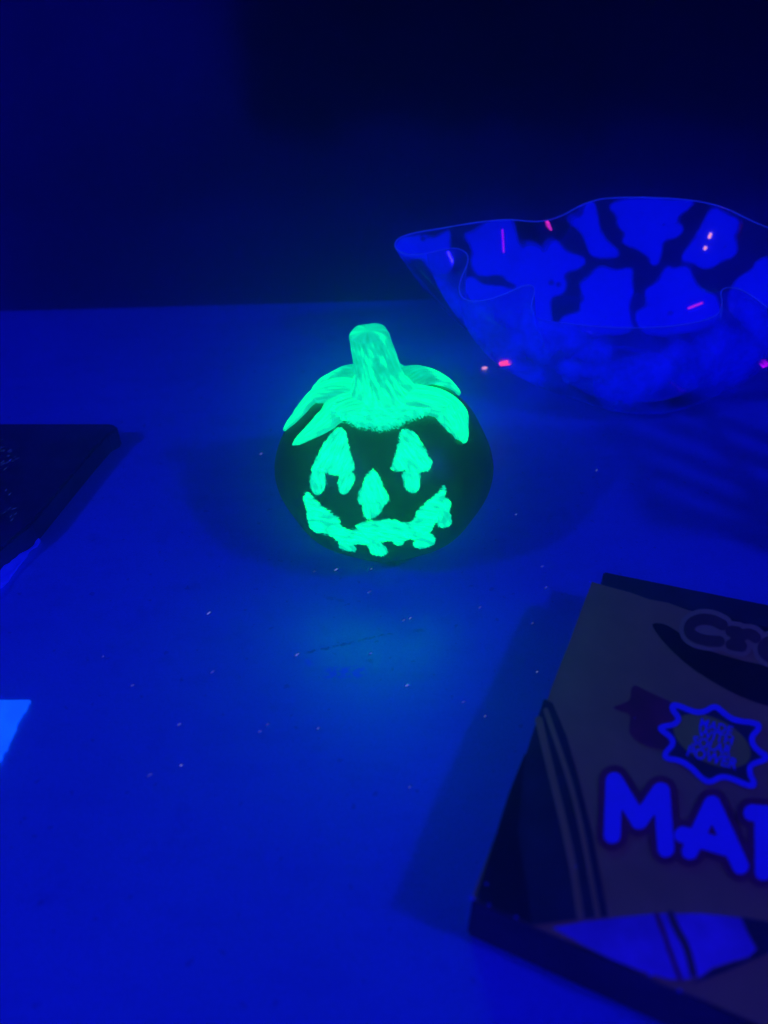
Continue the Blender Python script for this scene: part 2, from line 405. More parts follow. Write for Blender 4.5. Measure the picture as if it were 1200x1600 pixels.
for k, (d_, an) in enumerate((([(870, 893), (905, 896), (916, 930), (902, 955), (918, 985), (914, 1020), (882, 1036), (850, 1026), (845, 990), (862, 950)], 1.2),
               ([(755, 1068), (815, 1055), (843, 1080), (836, 1110), (790, 1132), (735, 1126), (738, 1100)], .3),
               ([(640, 1080), (700, 1080), (692, 1112), (658, 1118), (636, 1100)], .2),
               ([(530, 1100), (585, 1095), (612, 1130), (620, 1155), (580, 1167), (542, 1158), (520, 1120)], 1.0),
               ([(385, 1090), (440, 1100), (470, 1125), (466, 1146), (425, 1142), (390, 1125)], .6))):
    patch('drip', C1(d_), mo, .0003, ang=an, seed=40 + k, thin=.10, rag=.5)

# stem: flares into the collar, leans left, cut off with a domed end
def stem():
    prof = [(-.0035, .0205), (.0004, .0172), (.004, .0136), (.0085, .0111), (.013, .0101), (.018, .0096), (.022, .0092), (.0255, .0087), (.0280, .0084), (.0298, .0082), (.0306, .0070), (.0309, .0040), (.0310, .0022)]
    prof = chaikin(prof, 2, closed=False); z0 = .079
    na = 64; verts, faces, stk, th = [], [], [], []
    for i, (z, r) in enumerate(prof):
        u = z / .0310; cx = -.0004 - .0064 * max(0, u) ** 1.1; cy = PUMP.y - .001 * max(0, u)
        for j in range(na):
            a = 2 * math.pi * j / na
            rr = r * (1 + .045 * math.cos(5 * a + u * 1.5) + .02 * math.cos(8 * a + 2) + .015 * mnoise.noise(Vector((math.cos(a) * 2, math.sin(a) * 2, u * 3))))
            zz = z0 + z
            if z > .026: zz += .14 * rr * math.cos(a) * ((z - .026) / .005)
            if z < .002:                     # the skirt lies on the body
                zz = z0 + z + .001 * math.sin(6 * a)
            verts.append((cx + rr * math.cos(a), cy + rr * math.sin(a), zz))
            stk.append((math.sin(a) * .16 + u * .9, a * .22 + u * .10, 5.0)); th.append(.22 * float(smooth01(.1, .5, np.array(u))))
    top = len(verts); u = 1; verts.append((-.0004 - .0064, PUMP.y - .001, z0 + .0311)); stk.append((1.6, 0, 5.)); th.append(.2)
    n = len(prof)
    for i in range(n - 1):
        for j in range(na):
            a, b = i * na + j, i * na + (j + 1) % na; faces.append((a, b, b + na, a + na))
    for j in range(na): faces.append(((n - 1) * na + j, (n - 1) * na + (j + 1) % na, top))
    return mesh('stem', verts, faces, M_collar, pk, attrs={'cover': [20] * len(verts), 'thin': th}, vec={'streak': stk})
stem()

# ------------------------------------------------------------------ generic flat printing on a level carton top
def print_region(name, sdfun, bbox, z, mat, parent, step=1.5, label=None):
    """clean-edged flat ink area: cells of a pixel grid clipped at sd = 0, laid at height z"""
    x0, y0, x1, y1 = bbox; xs = np.arange(x0, x1 + step, step); ys = np.arange(y0, y1 + step, step)
    X, Y = np.meshgrid(xs, ys); q = np.stack([X.ravel(), Y.ravel()], -1); sd = sdfun(q).reshape(X.shape)
    verts, faces, vid = [], [], {}
    def vert(x, y):
        k = (round(x, 3), round(y, 3))
        if k not in vid: vid[k] = len(verts); verts.append(P(x, y, z))
        return vid[k]
    for r in range(len(ys) - 1):
        for c in range(len(xs) - 1):
            cs = [(xs[c], ys[r], sd[r, c]), (xs[c], ys[r + 1], sd[r + 1, c]), (xs[c + 1], ys[r + 1], sd[r + 1, c + 1]), (xs[c + 1], ys[r], sd[r, c + 1])]
            if max(v[2] for v in cs) <= 0: continue
            f = []
            for i in range(4):
                a, b = cs[i], cs[(i + 1) % 4]
                if a[2] > 0: f.append(vert(a[0], a[1]))
                if (a[2] > 0) != (b[2] > 0):
                    t = a[2] / (a[2] - b[2]); f.append(vert(a[0] + (b[0] - a[0]) * t, a[1] + (b[1] - a[1]) * t))
            f = list(dict.fromkeys(f))
            if len(f) >= 3: faces.append(f)
    o = mesh(name, verts, faces, mat, parent, smooth=False)
    if label: o['label'] = label
    return o
def poly_print(name, px, z, mat, parent, step=2.0, sm=1, **k):
    poly = chaikin(px, sm) if sm else px; L = np.asarray(poly)
    return print_region(name, lambda q: poly_sd(q, poly), (*(L.min(0) - 3), *(L.max(0) + 3)), z, mat, parent, step, **k)
def stroke_print(name, lines, hw, z, mat, parent, step=1.5, closed=False, **k):
    allp = np.asarray([p_ for l in lines for p_ in l])
    f = lambda q: hw - np.min([seg_dist(q, l, closed) for l in lines], axis=0)
    return print_region(name, f, (*(allp.min(0) - hw - 3), *(allp.max(0) + hw + 3)), z, mat, parent, step, **k)

# ------------------------------------------------------------------ marker carton, lower right
HB = .0262
I_cover = plain('yellow_orange_carton', (.85, .60, .085), .55, .10, 40, .0002)
I_dark = plain('dark_green_carton', (.05, .08, .045), .5, .3, 60)
I_black = plain('black_ink', (.02, .02, .012), .45, .3, 60)
I_white = plain('white_ink', (.28, .2, .97), .5, .02, 60)
I_white.node_tree.nodes['Principled BSDF'].inputs['Emission Color'].default_value = (0, 0, 1, 1); I_white.node_tree.nodes['Principled BSDF'].inputs['Emission Strength'].default_value = .10
I_maroon = plain('maroon_ink', (.45, .05, .055), .5, .2, 90)
I_olive = plain('olive_ink', (.80, 1.0, .05), .5, .12, 50)
I_lightrim = plain('pale_ink', (.95, .75, .16), .5, .1, 50)
I_side = plain('dark_carton_side', (.10, .08, .05), .6, .35, 45, .0003)
I_navy = plain('navy_ink', (.25, .15, .045), .5, .2, 50)
kA, kB = P(925, 909, HB), P(738, 1402, HB)
ub = (P(1174, 1594, HB) - kB).normalized(); ul = (kA - kB)
WB = .235
kC = kB + ub * WB; kD = kA + ub * WB * 1.0
carton = empty('marker_box', ((kA + kC) / 2).to_tuple()[:2] + (0,))
tag(carton, 'flat cardboard marker box with blue glowing lettering in the lower right corner', 'box')
def prism(name, pts, z0, z1, mat, parent, bev=.0005):
    bm = bmesh.new(); t = [bm.verts.new((v.x, v.y, z1)) for v in pts]; b = [bm.verts.new((v.x, v.y, z0)) for v in pts]
    n = len(pts); bm.faces.new(t); bm.faces.new(b[::-1])
    for i in range(n): bm.faces.new((t[i], b[i], b[(i + 1) % n], t[(i + 1) % n]))
    bmesh.ops.recalc_face_normals(bm, faces=bm.faces[:])
    if bev: bmesh.ops.bevel(bm, geom=bm.edges[:], offset=bev, segments=2, affect='EDGES')
    return from_bm(name, bm, mat, parent)
def wob(a, b, n, amp, seed):              # a slightly wavy carton edge
    s = (b - a); nrm = Vector((-s.y, s.x, 0)).normalized()
    return [a + s * (i / n) + nrm * amp * mnoise.noise(Vector((i * .9, seed, 0))) * (1 if 0 < i < n else 0) for i in range(n + 1)]
prism('tray', [kA, kB, kC, kD], .0003, HB - .0016, I_side, carton, .0008)
ins = .0002
lid = wob(kB, kC, 26, .0012, 3)[:-1] + wob(kC, kD, 6, .0003, 5)[:-1] + wob(kD, kA, 30, .0012, 7)[:-1] + wob(kA, kB, 12, .0004, 9)[:-1]
lo_ = prism('cover', lid, HB - .0013, HB, I_cover, carton, 0)
lo_['label'] = 'yellow cardboard top printed with the marker lettering'
# dark back flap standing out behind the cover
d_in = -ul.normalized()
b0, b1 = P(945, 886, HB - .001), kD + (P(1200, 937, HB - .001) - P(1200, 972, HB - .001))
fa = P(940, 911, HB - .003) 
b1 = P(1200, 937, HB - .001) + (P(1200, 937, HB - .001) - b0) * .75
prism('back_flap', [b0 - Vector((0, 0, 0)), P(943, 914, HB - .001), P(1200, 975, HB - .001) + (P(1200, 975, HB - .001) - P(943, 914, HB - .001)) * .75, b1], .012, HB - .0035, I_dark, carton, .0006)

Q = lambda pts: crop(pts, 900, 900, .25)
Z = HB
poly_print('stripe_panel', [(850, 1092), (863, 1098), (885, 1150), (905, 1220), (925, 1300), (940, 1380), (950, 1432), (890, 1438), (830, 1446), (748, 1409), (744, 1400), (790, 1275)], Z + .0002, I_dark, carton, sm=0)
poly_print('stripe_panel', [(822, 1172), (795, 1240), (747, 1392), (752, 1408), (830, 1444), (826, 1400), (808, 1300)], Z + .0004, I_black, carton, sm=0)
stroke_print('stripe', [chaikin([(842, 1125), (857, 1190), (877, 1270), (895, 1350), (907, 1432)], 2, False)], 6.0, Z + .0004, I_cover, carton)
stroke_print('stripe', [chaikin([(853, 1110), (872, 1165), (892, 1225), (910, 1300), (923, 1370), (934, 1430)], 2, False)], 4.2, Z + .0004, I_cover, carton)
# cut-out artwork along the near edge
W4 = lambda pts: crop(pts, 580, 1200, .5167)
I_art = plain('mottled_white_ink', (.45, .2, .80), .5, .22, 55)
poly_print('white_artwork', W4([(545, 482), (640, 464), (760, 450), (860, 440), (1000, 440), (1118, 452), (1140, 500), (1166, 548), (1140, 572), (1090, 585), (1030, 605), (1000, 630), (950, 640), (900, 640), (820, 615), (730, 580), (640, 535)]), Z + .0002, I_art, carton, sm=0)
stroke_print('artwork_line', [chaikin(W4([(862, 440), (885, 500), (905, 560), (935, 640)]), 2, False)], 3.2, Z + .0004, I_maroon, carton)
stroke_print('artwork_line', [chaikin(W4([(905, 440), (925, 490), (955, 540), (975, 625)]), 2, False)], 5.2, Z + .0004, I_navy, carton)
poly_print('artwork_dark_area', W4([(1120, 450), (1230, 470), (1320, 520), (1200, 560), (1110, 600), (1010, 640), (960, 655), (1000, 632), (1035, 608), (1140, 575), (1170, 548), (1142, 500)]), Z + .0002, I_dark, carton, sm=0)  # dark printed area beside the white artwork
# smile swoosh and the rounded logo letters
poly_print('swoosh', Q([(472, 312), (488, 292), (560, 300), (640, 350), (760, 440), (900, 490), (1100, 545), (1300, 570), (1560, 560), (1800, 470), (1900, 420), (1930, 440), (1850, 600), (1700, 740), (1500, 810), (1300, 830), (1150, 800), (1000, 740), (860, 665), (700, 560), (560, 430)]), Z + .0002, I_black, carton)
logo = [
    [chaikin(Q([(915, 305), (850, 272), (770, 268), (712, 300), (705, 350), (745, 385), (820, 405), (895, 408)]), 2, False)],
    [Q([(968, 345), (1010, 350)]), Q([(1005, 355), (995, 435)]), Q([(970, 428), (1035, 440)]), chaikin(Q([(1008, 405), (1050, 360), (1100, 365), (1122, 385)]), 2, False)],
    [chaikin(Q([(1280, 420), (1220, 400), (1170, 430), (1170, 480), (1220, 515), (1275, 490), (1285, 430)]), 2, False), Q([(1295, 415), (1300, 520)])],
    [Q([(1370, 440), (1410, 520)]), Q([(1460, 440), (1380, 610)])],
    [chaikin(Q([(1560, 455), (1500, 470), (1500, 530), (1560, 545), (1610, 520), (1600, 465), (1560, 455)]), 2, False)],
    [Q([(1680, 370), (1690, 545)])],
    [chaikin(Q([(1830, 450), (1770, 440), (1740, 490), (1770, 540), (1830, 530), (1840, 470)]), 2, False), Q([(1845, 450), (1860, 545)])]]
stroke_print('logo_outline', [l for g_ in logo for l in g_], 16.0, Z + .0004, I_lightrim, carton, step=2.2)
for g_ in logo: stroke_print('logo_letter', g_, 8.6, Z + .0006, I_navy, carton)
# red ribbon and starburst badge
poly_print('ribbon', Q([(218, 822), (300, 795), (340, 775), (345, 700), (368, 678), (450, 722), (560, 770), (620, 800), (640, 900), (600, 1100), (560, 1092), (430, 1062), (340, 1005), (330, 940), (345, 865), (270, 842)]), Z + .0002, I_maroon, carton, sm=1)
burst = chaikin(Q([(625, 803), (740, 852), (800, 852), (868, 808), (915, 850), (985, 903), (1130, 918), (1150, 950), (1088, 1010), (1120, 1080), (1215, 1140), (1090, 1175), (1082, 1230), (1125, 1310), (1070, 1310), (970, 1262), (900, 1252), (840, 1292), (790, 1270), (720, 1195), (650, 1150), (555, 1140), (560, 1100), (612, 1050), (595, 1005), (520, 955), (545, 938), (615, 930), (648, 890), (605, 840), (598, 812)]), 2)
poly_print('badge', burst, Z + .0004, I_dark, carton, sm=0)
el = [(900 + .25 * (850 + 235 * math.cos(t) + 60 * math.sin(t)), 900 + .25 * (1030 + 165 * math.sin(t) + 40 * math.cos(t))) for t in np.linspace(0, 2 * math.pi, 40)[:-1]]
poly_print('badge_disc', el, Z + .0006, I_olive, carton, sm=0)
stroke_print('badge_outline', [burst], 4.4, Z + .0008, I_white, carton, closed=True)
def text_print(txt, ox, oy, ang, size, sx, hw):       # lettering laid on the carton: glyph outlines mapped to its plane
    cu = bpy.data.curves.new('glyphs', 'FONT'); cu.body = txt; cu.size = 1; cu.offset = hw; cu.resolution_u = 3
    o = bpy.data.objects.new('glyphs', cu); COL.objects.link(o)
    dg = bpy.context.evaluated_depsgraph_get(); me = bpy.data.meshes.new_from_object(o.evaluated_get(dg))
    ca, sa = math.cos(ang), math.sin(ang); me.materials.clear()
    for v in me.vertices:
        a, b = v.co.x * size * sx, -v.co.y * size
        v.co = P(ox + a * ca - b * sa, oy + a * sa + b * ca, Z + .0009)
    bpy.data.objects.remove(o); bpy.data.curves.remove(cu)
    t = link('badge_text', me, I_white, carton); return t
text_print('MADE', 1091, 1135, .26, 20, 1.0, .018)
text_print('WITH', 1089, 1150, .26, 20, 1.1, .018)
text_print('SOLAR', 1080, 1163, .28, 21, .98, .018)
text_print('POWER', 1071, 1180, .28, 24, .98, .018)
# big rounded word
K = lambda pts: crop(pts, 900, 1180, .25)
word = [
    [K([(238, 158), (226, 500)]), K([(240, 158), (395, 412)]), K([(395, 412), (528, 222)]), K([(535, 225), (562, 585)])],
    [K([(712, 600), (850, 305)]), K([(850, 305), (1028, 692)]), K([(668, 497), (950, 580)])],
    [K([(1100, 360), (1250, 372)]), K([(1168, 380), (1172, 730)]), chaikin(K([(1250, 372), (1340, 430), (1320, 540), (1180, 570)]), 2, False), K([(1230, 570), (1380, 800)])],
    [K([(1500, 440), (1490, 840)]), K([(1660, 490), (1510, 650)]), K([(1510, 650), (1680, 890)])],
    [K([(1810, 520), (1795, 930)]), K([(1810, 520), (1970, 560)]), K([(1805, 720), (1940, 750)]), K([(1795, 930), (1960, 970)])]]
stroke_print('lettering_outline', [l for g_ in word for l in g_], 24.0, Z + .0006, I_maroon, carton, step=2.5)
for g_ in word: stroke_print('letter', g_, 13.2, Z + .0009, I_white, carton, step=1.6)
# worn white cardboard showing at the corner
for (x, y, r) in ((760, 1381, 3.5), (737, 1404, 5.5), (764, 1414, 3.0), (806, 1433, 3.2), (1016, 1523, 4.), (1062, 1548, 4), (922, 909, 2.5), (901, 1354, 2.0), (992, 1122, 1.6)):
    pts = [(x + r * random.uniform(.6, 1.2) * math.cos(a), y + r * .7 * random.uniform(.6, 1.2) * math.sin(a)) for a in np.linspace(0, 6.28, 9)[:-1]]
    poly_print('worn_spot', pts, Z + .0011, I_white, carton, step=1.2)

# ------------------------------------------------------------------ black tray at left, crumpled paper, torn paper
HT = .013
M_tray = plain('black_plastic', (.05, .06, .085), .38, .3, 70, .0003)
trp = [P(-160, 661, HT), P(172, 661, HT), P(181, 663, HT), P(184, 670, HT)] + [P(x, y, 0) for x, y in ((176, 708), (150, 738), (100, 800), (62, 848), (20, 884), (-160, 1050))]
tray = empty('black_tray', (-.24, .31, 0))
tag(tray, 'flat black tray with a scratched top lying at the left edge of the table', 'tray')
prism('panel', trp, .0004, HT, M_tray, tray, .0012)
M_scr = plain('grey_scuff', (.2, .3, .4), .5, .3, 200)
m, nt, p, out = newmat('pale_scuff_glow'); p.inputs['Base Color'].default_value = (.3, .35, .5, 1)
p.inputs['Emission Color'].default_value = (.08, .20, .40, 1); p.inputs['Emission Strength'].default_value = .12
def dash(name, x, y, L, wpx, ang, z, mat, parent, h=.0003):
    """a tiny fibre: a low rounded sliver lying on a surface"""
    c = P(x, y, z); s = (c - CAMV).length / F_PX; L *= s; wd = wpx * s
    a = P(x + math.cos(ang), y - math.sin(ang), z) - c; a.z = 0; a.normalize(); b = Vector((-a.y, a.x, 0))
    verts, faces = [], []
    for i, (u, k) in enumerate(((-1, .15), (-.6, .8), (0, 1), (.6, .8), (1, .15))):
        for (q, zz) in ((-1, 0), (-.5, .8), (.5, .8), (1, 0)):
            verts.append(c + a * u * L / 2 + b * q * wd * k / 2 + Vector((0, 0, .00005 + zz * h * k)))
    for i in range(4):
        for j in range(3): a0 = i * 4 + j; faces.append((a0, a0 + 4, a0 + 5, a0 + 1))
    return mesh(name, verts, faces, mat, parent)
for i in range(26):
    x, y = random.gauss(14, 7), random.choice((686, 703, 716, 722, 745, 765, 800, 806)) + random.gauss(0, 6)
    if x < 1: continue
    dash('scuff', x, y, random.uniform(3, 9), random.uniform(.7, 1.6), random.uniform(.3, .9), HT, m, tray, .00008)

M_paper = plain('white_paper', (.55, .30, .95), .7, .04, 80)
m, nt, p, out = newmat('brightened_paper')        # optical brighteners in the paper give off blue light
tc = N(nt, 'ShaderNodeTexCoord'); n = noise_on(nt, tc.outputs['Object'], 120, 4)
p.inputs['Base Color'].default_value = (.5, .5, .95, 1); p.inputs['Roughness'].default_value = .7
nt.links.new(mixcol(nt, mrange(nt, n, .3, .7), (.0, .085, .72), (.0, .115, .80)), p.inputs['Emission Color']); p.inputs['Emission Strength'].default_value = 1.0
bump(nt, n, .3, .0006, p); M_bright = m
m, nt, p, out = newmat('crumpled_tissue')
p.inputs['Base Color'].default_value = (.4, .3, .95, 1); p.inputs['Roughness'].default_value = .7
p.inputs['Emission Color'].default_value = (.0, .004, 1, 1); p.inputs['Emission Strength'].default_value = .42
M_tissue = m
def sheet(name, px, zf, mat, thick=.0003, step=3.0, parent=None):
    poly = px; L = np.asarray(poly); x0, y0 = L.min(0); x1, y1 = L.max(0)
    xs = np.arange(x0, x1 + step, step); ys = np.arange(y0, y1 + step, step)
    X, Y = np.meshgrid(xs, ys); q = np.stack([X.ravel(), Y.ravel()], -1); sd = poly_sd(q, poly).reshape(X.shape)
    vid, verts, faces = {}, [], []
    def vert(x, y):
        k = (round(x, 2), round(y, 2))
        if k not in vid:
            b = P(x, y, 0); vid[k] = len(verts); verts.append((b.x, b.y, zf(b.x, b.y)))
        return vid[k]
    for r in range(len(ys) - 1):
        for c in range(len(xs) - 1):
            cs = [(xs[c], ys[r], sd[r, c]), (xs[c], ys[r + 1], sd[r + 1, c]), (xs[c + 1], ys[r + 1], sd[r + 1, c + 1]), (xs[c + 1], ys[r], sd[r, c + 1])]
            if max(v[2] for v in cs) <= 0: continue
            f = []
            for i in range(4):
                a, b = cs[i], cs[(i + 1) % 4]
                if a[2] > 0: f.append(vert(a[0], a[1]))
                if (a[2] > 0) != (b[2] > 0):
                    t = a[2] / (a[2] - b[2]); f.append(vert(a[0] + (b[0] - a[0]) * t, a[1] + (b[1] - a[1]) * t))
            f = list(dict.fromkeys(f))
            if len(f) >= 3: faces.append(f)
    o = mesh(name, verts, faces, mat, parent)
    md = o.modifiers.new('thickness', 'SOLIDIFY'); md.thickness = thick; md.offset = 1
    return o
tz = lambda x, y: .0015 + .004 * abs(mnoise.noise(Vector((x * 70, y * 70, 2)))) + .0015 * abs(mnoise.noise(Vector((x * 190, y * 190, 5))))
tis = sheet('crumpled_paper', [(62, 846), (52, 860), (44, 868), (30, 874), (20, 868), (12, 880), (-6, 905), (-140, 1000), (-140, 1075), (0, 934), (20, 906), (40, 880), (56, 864), (66, 850)], tz, M_tissue, step=2.5)
tag(tis, 'crumpled white paper scrap glowing blue, sticking out from under the black tray', 'paper scrap')
torn = [(-120, 1093)] + [(x, 1095.5 + .8 * math.sin(x)) for x in (0, 20, 40)] + [(49, 1096)]
xx, yy = 49, 1096
while xx > -60:
    xx -= random.uniform(.8, 3.0); yy += 3.5 * random.uniform(.4, 1.6); torn.append((xx + random.uniform(-1.4, 1.4), yy))
torn.append((-120, 1330))
tp_ = sheet('torn_paper', torn, lambda x, y: .0006 + .0008 * abs(mnoise.noise(Vector((x * 60, y * 60, 9)))), M_bright, step=2.5)
tag(tp_, 'torn corner of bright paper glowing light blue at the lower left edge of the frame', 'paper')

# ------------------------------------------------------------------ bowl
rim_px = [ # x, y, height above the table, clockwise from the left tip over the back
    (616, 386, .082), (622, 374, .084), (650, 366, .088), (700, 358, .090), (745, 350, .092), (795, 345, .094), (840, 351, .090), (876, 342, .088), (905, 324, .092), (940, 312, .096), (1010, 311, .098),
    (1080, 315, .097), (1130, 326, .094), (1165, 344, .090), (1200, 360, .088), (1250, 372, .088), (1300, 380, .086), (1352, 392, .084),
    (1356, 410, .080), (1330, 420, .078), (1300, 430, .078), (1262, 440, .078), (1240, 462, .072), (1252, 490, .064), (1235, 502, .063), (1208, 492, .065), (1186, 474, .070), (1160, 456, .074), (1136, 451, .075), (1124, 458, .073), (1128, 474, .068), (1124, 492, .062),
    (1105, 503, .059), (1060, 512, .057), (1000, 516, .056), (940, 514, .056), (890, 509, .057), (850, 504, .059), (832, 496, .062), (829, 480, .067), (836, 458, .072), (832, 448, .075), (815, 450, .075), (790, 462, .072), (765, 471, .069), (740, 475, .067), (722, 470, .067),
    (716, 455, .069), (721, 435, .072), (731, 415, .076), (731, 400, .079), (718, 391, .081), (700, 391, .082), (676, 397, .081), (650, 402, .080), (630, 400, .080), (620, 394, .081)]
rim = chaikin([tuple(P(x, y, z)) for x, y, z in rim_px], 3); nR = len(rim); nT = 72
BC = P(985, 592, 0); BR = .044
rc = Vector((sum(r[0] for r in rim) / nR, sum(r[1] for r in rim) / nR, 0))
# spread the base angle evenly between four anchor rim points
def near(px, py):
    pr_ = to_px(np.array(rim)); return int(np.argmin(np.hypot(pr_[:, 0] - px, pr_[:, 1] - py)))
anch = [(near(616, 386), math.pi * .985), (near(700, 358), math.pi * .80), (near(840, 351), math.pi * .64), (near(1010, 311), math.pi * .47), (near(1165, 344), math.pi * .30), (near(1352, 392), math.pi * .0), (near(1252, 490), -math.pi * .17), (near(1136, 451), -math.pi * .30), (near(1000, 516), -math.pi * .5), (near(832, 448), -math.pi * .71), (near(722, 470), -math.pi * .85)]
anch.sort(); th = np.zeros(nR)
ai = [a for a, _ in anch]; at_ = [t for _, t in anch]
at_ = list(np.unwrap(np.array(at_) )) ; ai2 = ai + [ai[0] + nR]; at2 = at_ + [at_[0] - 2 * math.pi]
for k in range(nR):
    kk = k if k >= ai[0] else k + nR; th[k] = np.interp(kk, ai2, at2)
verts, faces = [], []
for i in range(nT + 1):
    t = i / nT
    for k in range(nR):
        bx, by = BC.x + BR * math.cos(th[k]), BC.y + BR * math.sin(th[k])
        rx, ry, rz = rim[k]
        s = t ** .92; fold = t ** 1.5                      # flutes only open towards the rim
        # smooth ellipse the flutes grow out of
        sx_, sy_ = rc.x + .150 * math.cos(th[k]), rc.y + .098 * math.sin(th[k])
        ex = (1 - s) * bx + s * ((1 - fold) * sx_ + fold * rx); ey = (1 - s) * by + s * ((1 - fold) * sy_ + fold * ry)
        verts.append((ex, ey, .0012 + rz * (.80 * t ** 1.25 + .20 * t) * 1.0))
for i in range(nT):
    for k in range(nR):
        a, b = i * nR + k, i * nR + (k + 1) % nR; faces.append((a, b, b + nR, a + nR))
cidx = len(verts); ringb = 0
for rr in (.66, .33):
    for k in range(nR): verts.append((BC.x + BR * rr * math.cos(th[k]), BC.y + BR * rr * math.sin(th[k]), .0012))
verts.append((BC.x, BC.y, .0012)); cc_ = len(verts) - 1
for k in range(nR):
    k2 = (k + 1) % nR; o1, o2 = cidx, cidx + nR
    faces += [(k, o1 + k, o1 + k2, k2), (o1 + k, o2 + k, o2 + k2, o1 + k2), (o2 + k, cc_, o2 + k2)]
V = np.array(verts); px = to_px(V)
thv = np.concatenate([np.tile(th, nT + 3), [0.]]); back = np.sin(thv) > -.12
D = lambda pts: crop(pts, 800, 290, 1 / 3)
G4 = lambda pts: crop(pts, 600, 290, .25)
ghosts_back = [
    D([(445, 90), (560, 60), (860, 60), (860, 90), (780, 135), (770, 165), (800, 190), (795, 225), (760, 245), (710, 255), (700, 330), (685, 377), (650, 375), (640, 330), (580, 295), (520, 275), (505, 255), (530, 225), (495, 185), (490, 130)]),
    D([(335, 95), (385, 55), (405, 200), (440, 250), (495, 290), (505, 320), (480, 345), (375, 335), (350, 280), (330, 220), (275, 180), (280, 150), (330, 140)]),
    D([(15, 330), (40, 320), (55, 285), (90, 275), (125, 290), (150, 315), (165, 280), (190, 260), (220, 262), (250, 310), (330, 330), (345, 355), (320, 385), (245, 410), (262, 470), (240, 515), (190, 520), (180, 560), (195, 660), (60, 700), (-60, 640), (-90, 520), (20, 500), (10, 420)]),
    D([(400, 380), (450, 378), (480, 395), (570, 378), (565, 430), (575, 500), (550, 560), (555, 600), (580, 700), (200, 700), (230, 610), (320, 590), (315, 560), (345, 530), (320, 500), (315, 460), (360, 430)]),
    D([(730, 365), (760, 390), (810, 375), (840, 400), (860, 460), (900, 500), (960, 520), (990, 640), (800, 700), (600, 700), (565, 590), (630, 570), (625, 530), (620, 480), (680, 450), (700, 400)]),
    D([(935, 90), (1010, 130), (1070, 155), (1060, 200), (1035, 240), (1060, 290), (1050, 330), (990, 350), (940, 385), (890, 385), (850, 360), (780, 350), (860, 240), (900, 170)]),
    D([(1210, 325), (1140, 350), (1130, 390), (1060, 430), (1035, 480), (1010, 520), (1020, 600), (1100, 640), (1200, 600), (1290, 560), (1330, 470), (1300, 380)]),
    D([(1280, 230), (1360, 250), (1450, 300), (1480, 400), (1400, 420), (1330, 330)]),
    G4([(60, 400), (100, 330), (180, 318), (250, 298), (300, 318), (360, 300), (400, 272), (415, 300), (412, 400), (440, 480), (400, 560), (330, 560), (280, 520), (240, 450), (130, 455)]),
    G4([(490, 300), (560, 280), (620, 230), (700, 195), (800, 195), (830, 350), (870, 390), (850, 480), (880, 640), (760, 600), (740, 560), (600, 570), (560, 520), (540, 480), (560, 400)]),
    G4([(540, 560), (610, 620), (720, 618), (790, 640), (850, 650), (960, 640), (960, 800), (760, 860), (620, 800), (540, 720), (470, 620)])]
ghosts_front = [
    [(640, 420), (690, 430), (730, 480), (770, 480), (790, 520), (830, 520), (800, 560), (850, 590), (820, 600), (760, 545), (700, 480)],
    [(815, 470), (835, 500), (900, 515), (935, 535), (960, 555), (930, 570), (880, 545), (840, 560), (815, 530)],
    [(870, 560), (930, 575), (985, 560), (1050, 566), (1060, 580), (1000, 620), (960, 628), (930, 605), (950, 590), (890, 585)],
    [(1040, 548), (1085, 535), (1120, 510), (1150, 520), (1190, 540), (1180, 575), (1110, 590), (1080, 600), (1050, 590), (1070, 570)],
    [(1150, 470), (1190, 490), (1240, 520), (1220, 560), (1180, 530)], [(1240, 470), (1300, 450), (1320, 480), (1270, 530)]]
eyes = [(1038, 351, 4.2), (1053, 351, 2.0), (861, 441, 4.0), (872, 444, 1.8), (1048, 489, 3.4), (1134, 386, 2.2), (660, 372, 2)]
sd = np.full(len(V), -50.)
for g_ in ghosts_back:
    s_ = poly_sd(px, chaikin(g_, 2)); sd = np.where(back, np.maximum(sd, s_), sd)
for (ex, ey, er) in eyes: sd = np.where(back, np.minimum(sd, np.hypot(px[:, 0] - ex, px[:, 1] - ey) - er), sd)
for g_ in ghosts_front:
    s_ = poly_sd(px, chaikin(g_, 2)) ; sd = np.where(~back, np.maximum(sd, np.clip(s_ * .16 + .1, -2.8, 1.0)), sd)
m, nt, p, out = newmat('clear_plastic_with_white_print')
cv = N(nt, 'ShaderNodeAttribute', attribute_name='print').outputs['Fac']; tc = N(nt, 'ShaderNodeTexCoord')
nn = noise_on(nt, tc.outputs['Object'], 55, 4)
clear = N(nt, 'ShaderNodeBsdfTransparent'); clear.inputs[0].default_value = (.9, .9, .92, 1)
gl = N(nt, 'ShaderNodeBsdfGlossy', Roughness=.08); gl.inputs['Color'].default_value = (1, 1, 1, 1)
haz = N(nt, 'ShaderNodeBsdfDiffuse'); haz.inputs['Color'].default_value = (.15, .3, .8, 1)
htr = N(nt, 'ShaderNodeBsdfTranslucent'); htr.inputs['Color'].default_value = (.15, .3, .8, 1)
hh = N(nt, 'ShaderNodeAddShader'); nt.links.new(haz.outputs[0], hh.inputs[0]); nt.links.new(htr.outputs[0], hh.inputs[1])
m0 = N(nt, 'ShaderNodeMixShader'); lw = N(nt, 'ShaderNodeLayerWeight', Blend=.35); nt.links.new(mrange(nt, lw.outputs['Facing'], .35, 1.0, .05, .42), m0.inputs[0]); nt.links.new(clear.outputs[0], m0.inputs[1]); nt.links.new(hh.outputs[0], m0.inputs[2])
fr = N(nt, 'ShaderNodeFresnel', IOR=1.3); m1 = N(nt, 'ShaderNodeMixShader')
nt.links.new(fr.outputs[0], m1.inputs[0]); nt.links.new(m0.outputs[0], m1.inputs[1]); nt.links.new(gl.outputs[0], m1.inputs[2])
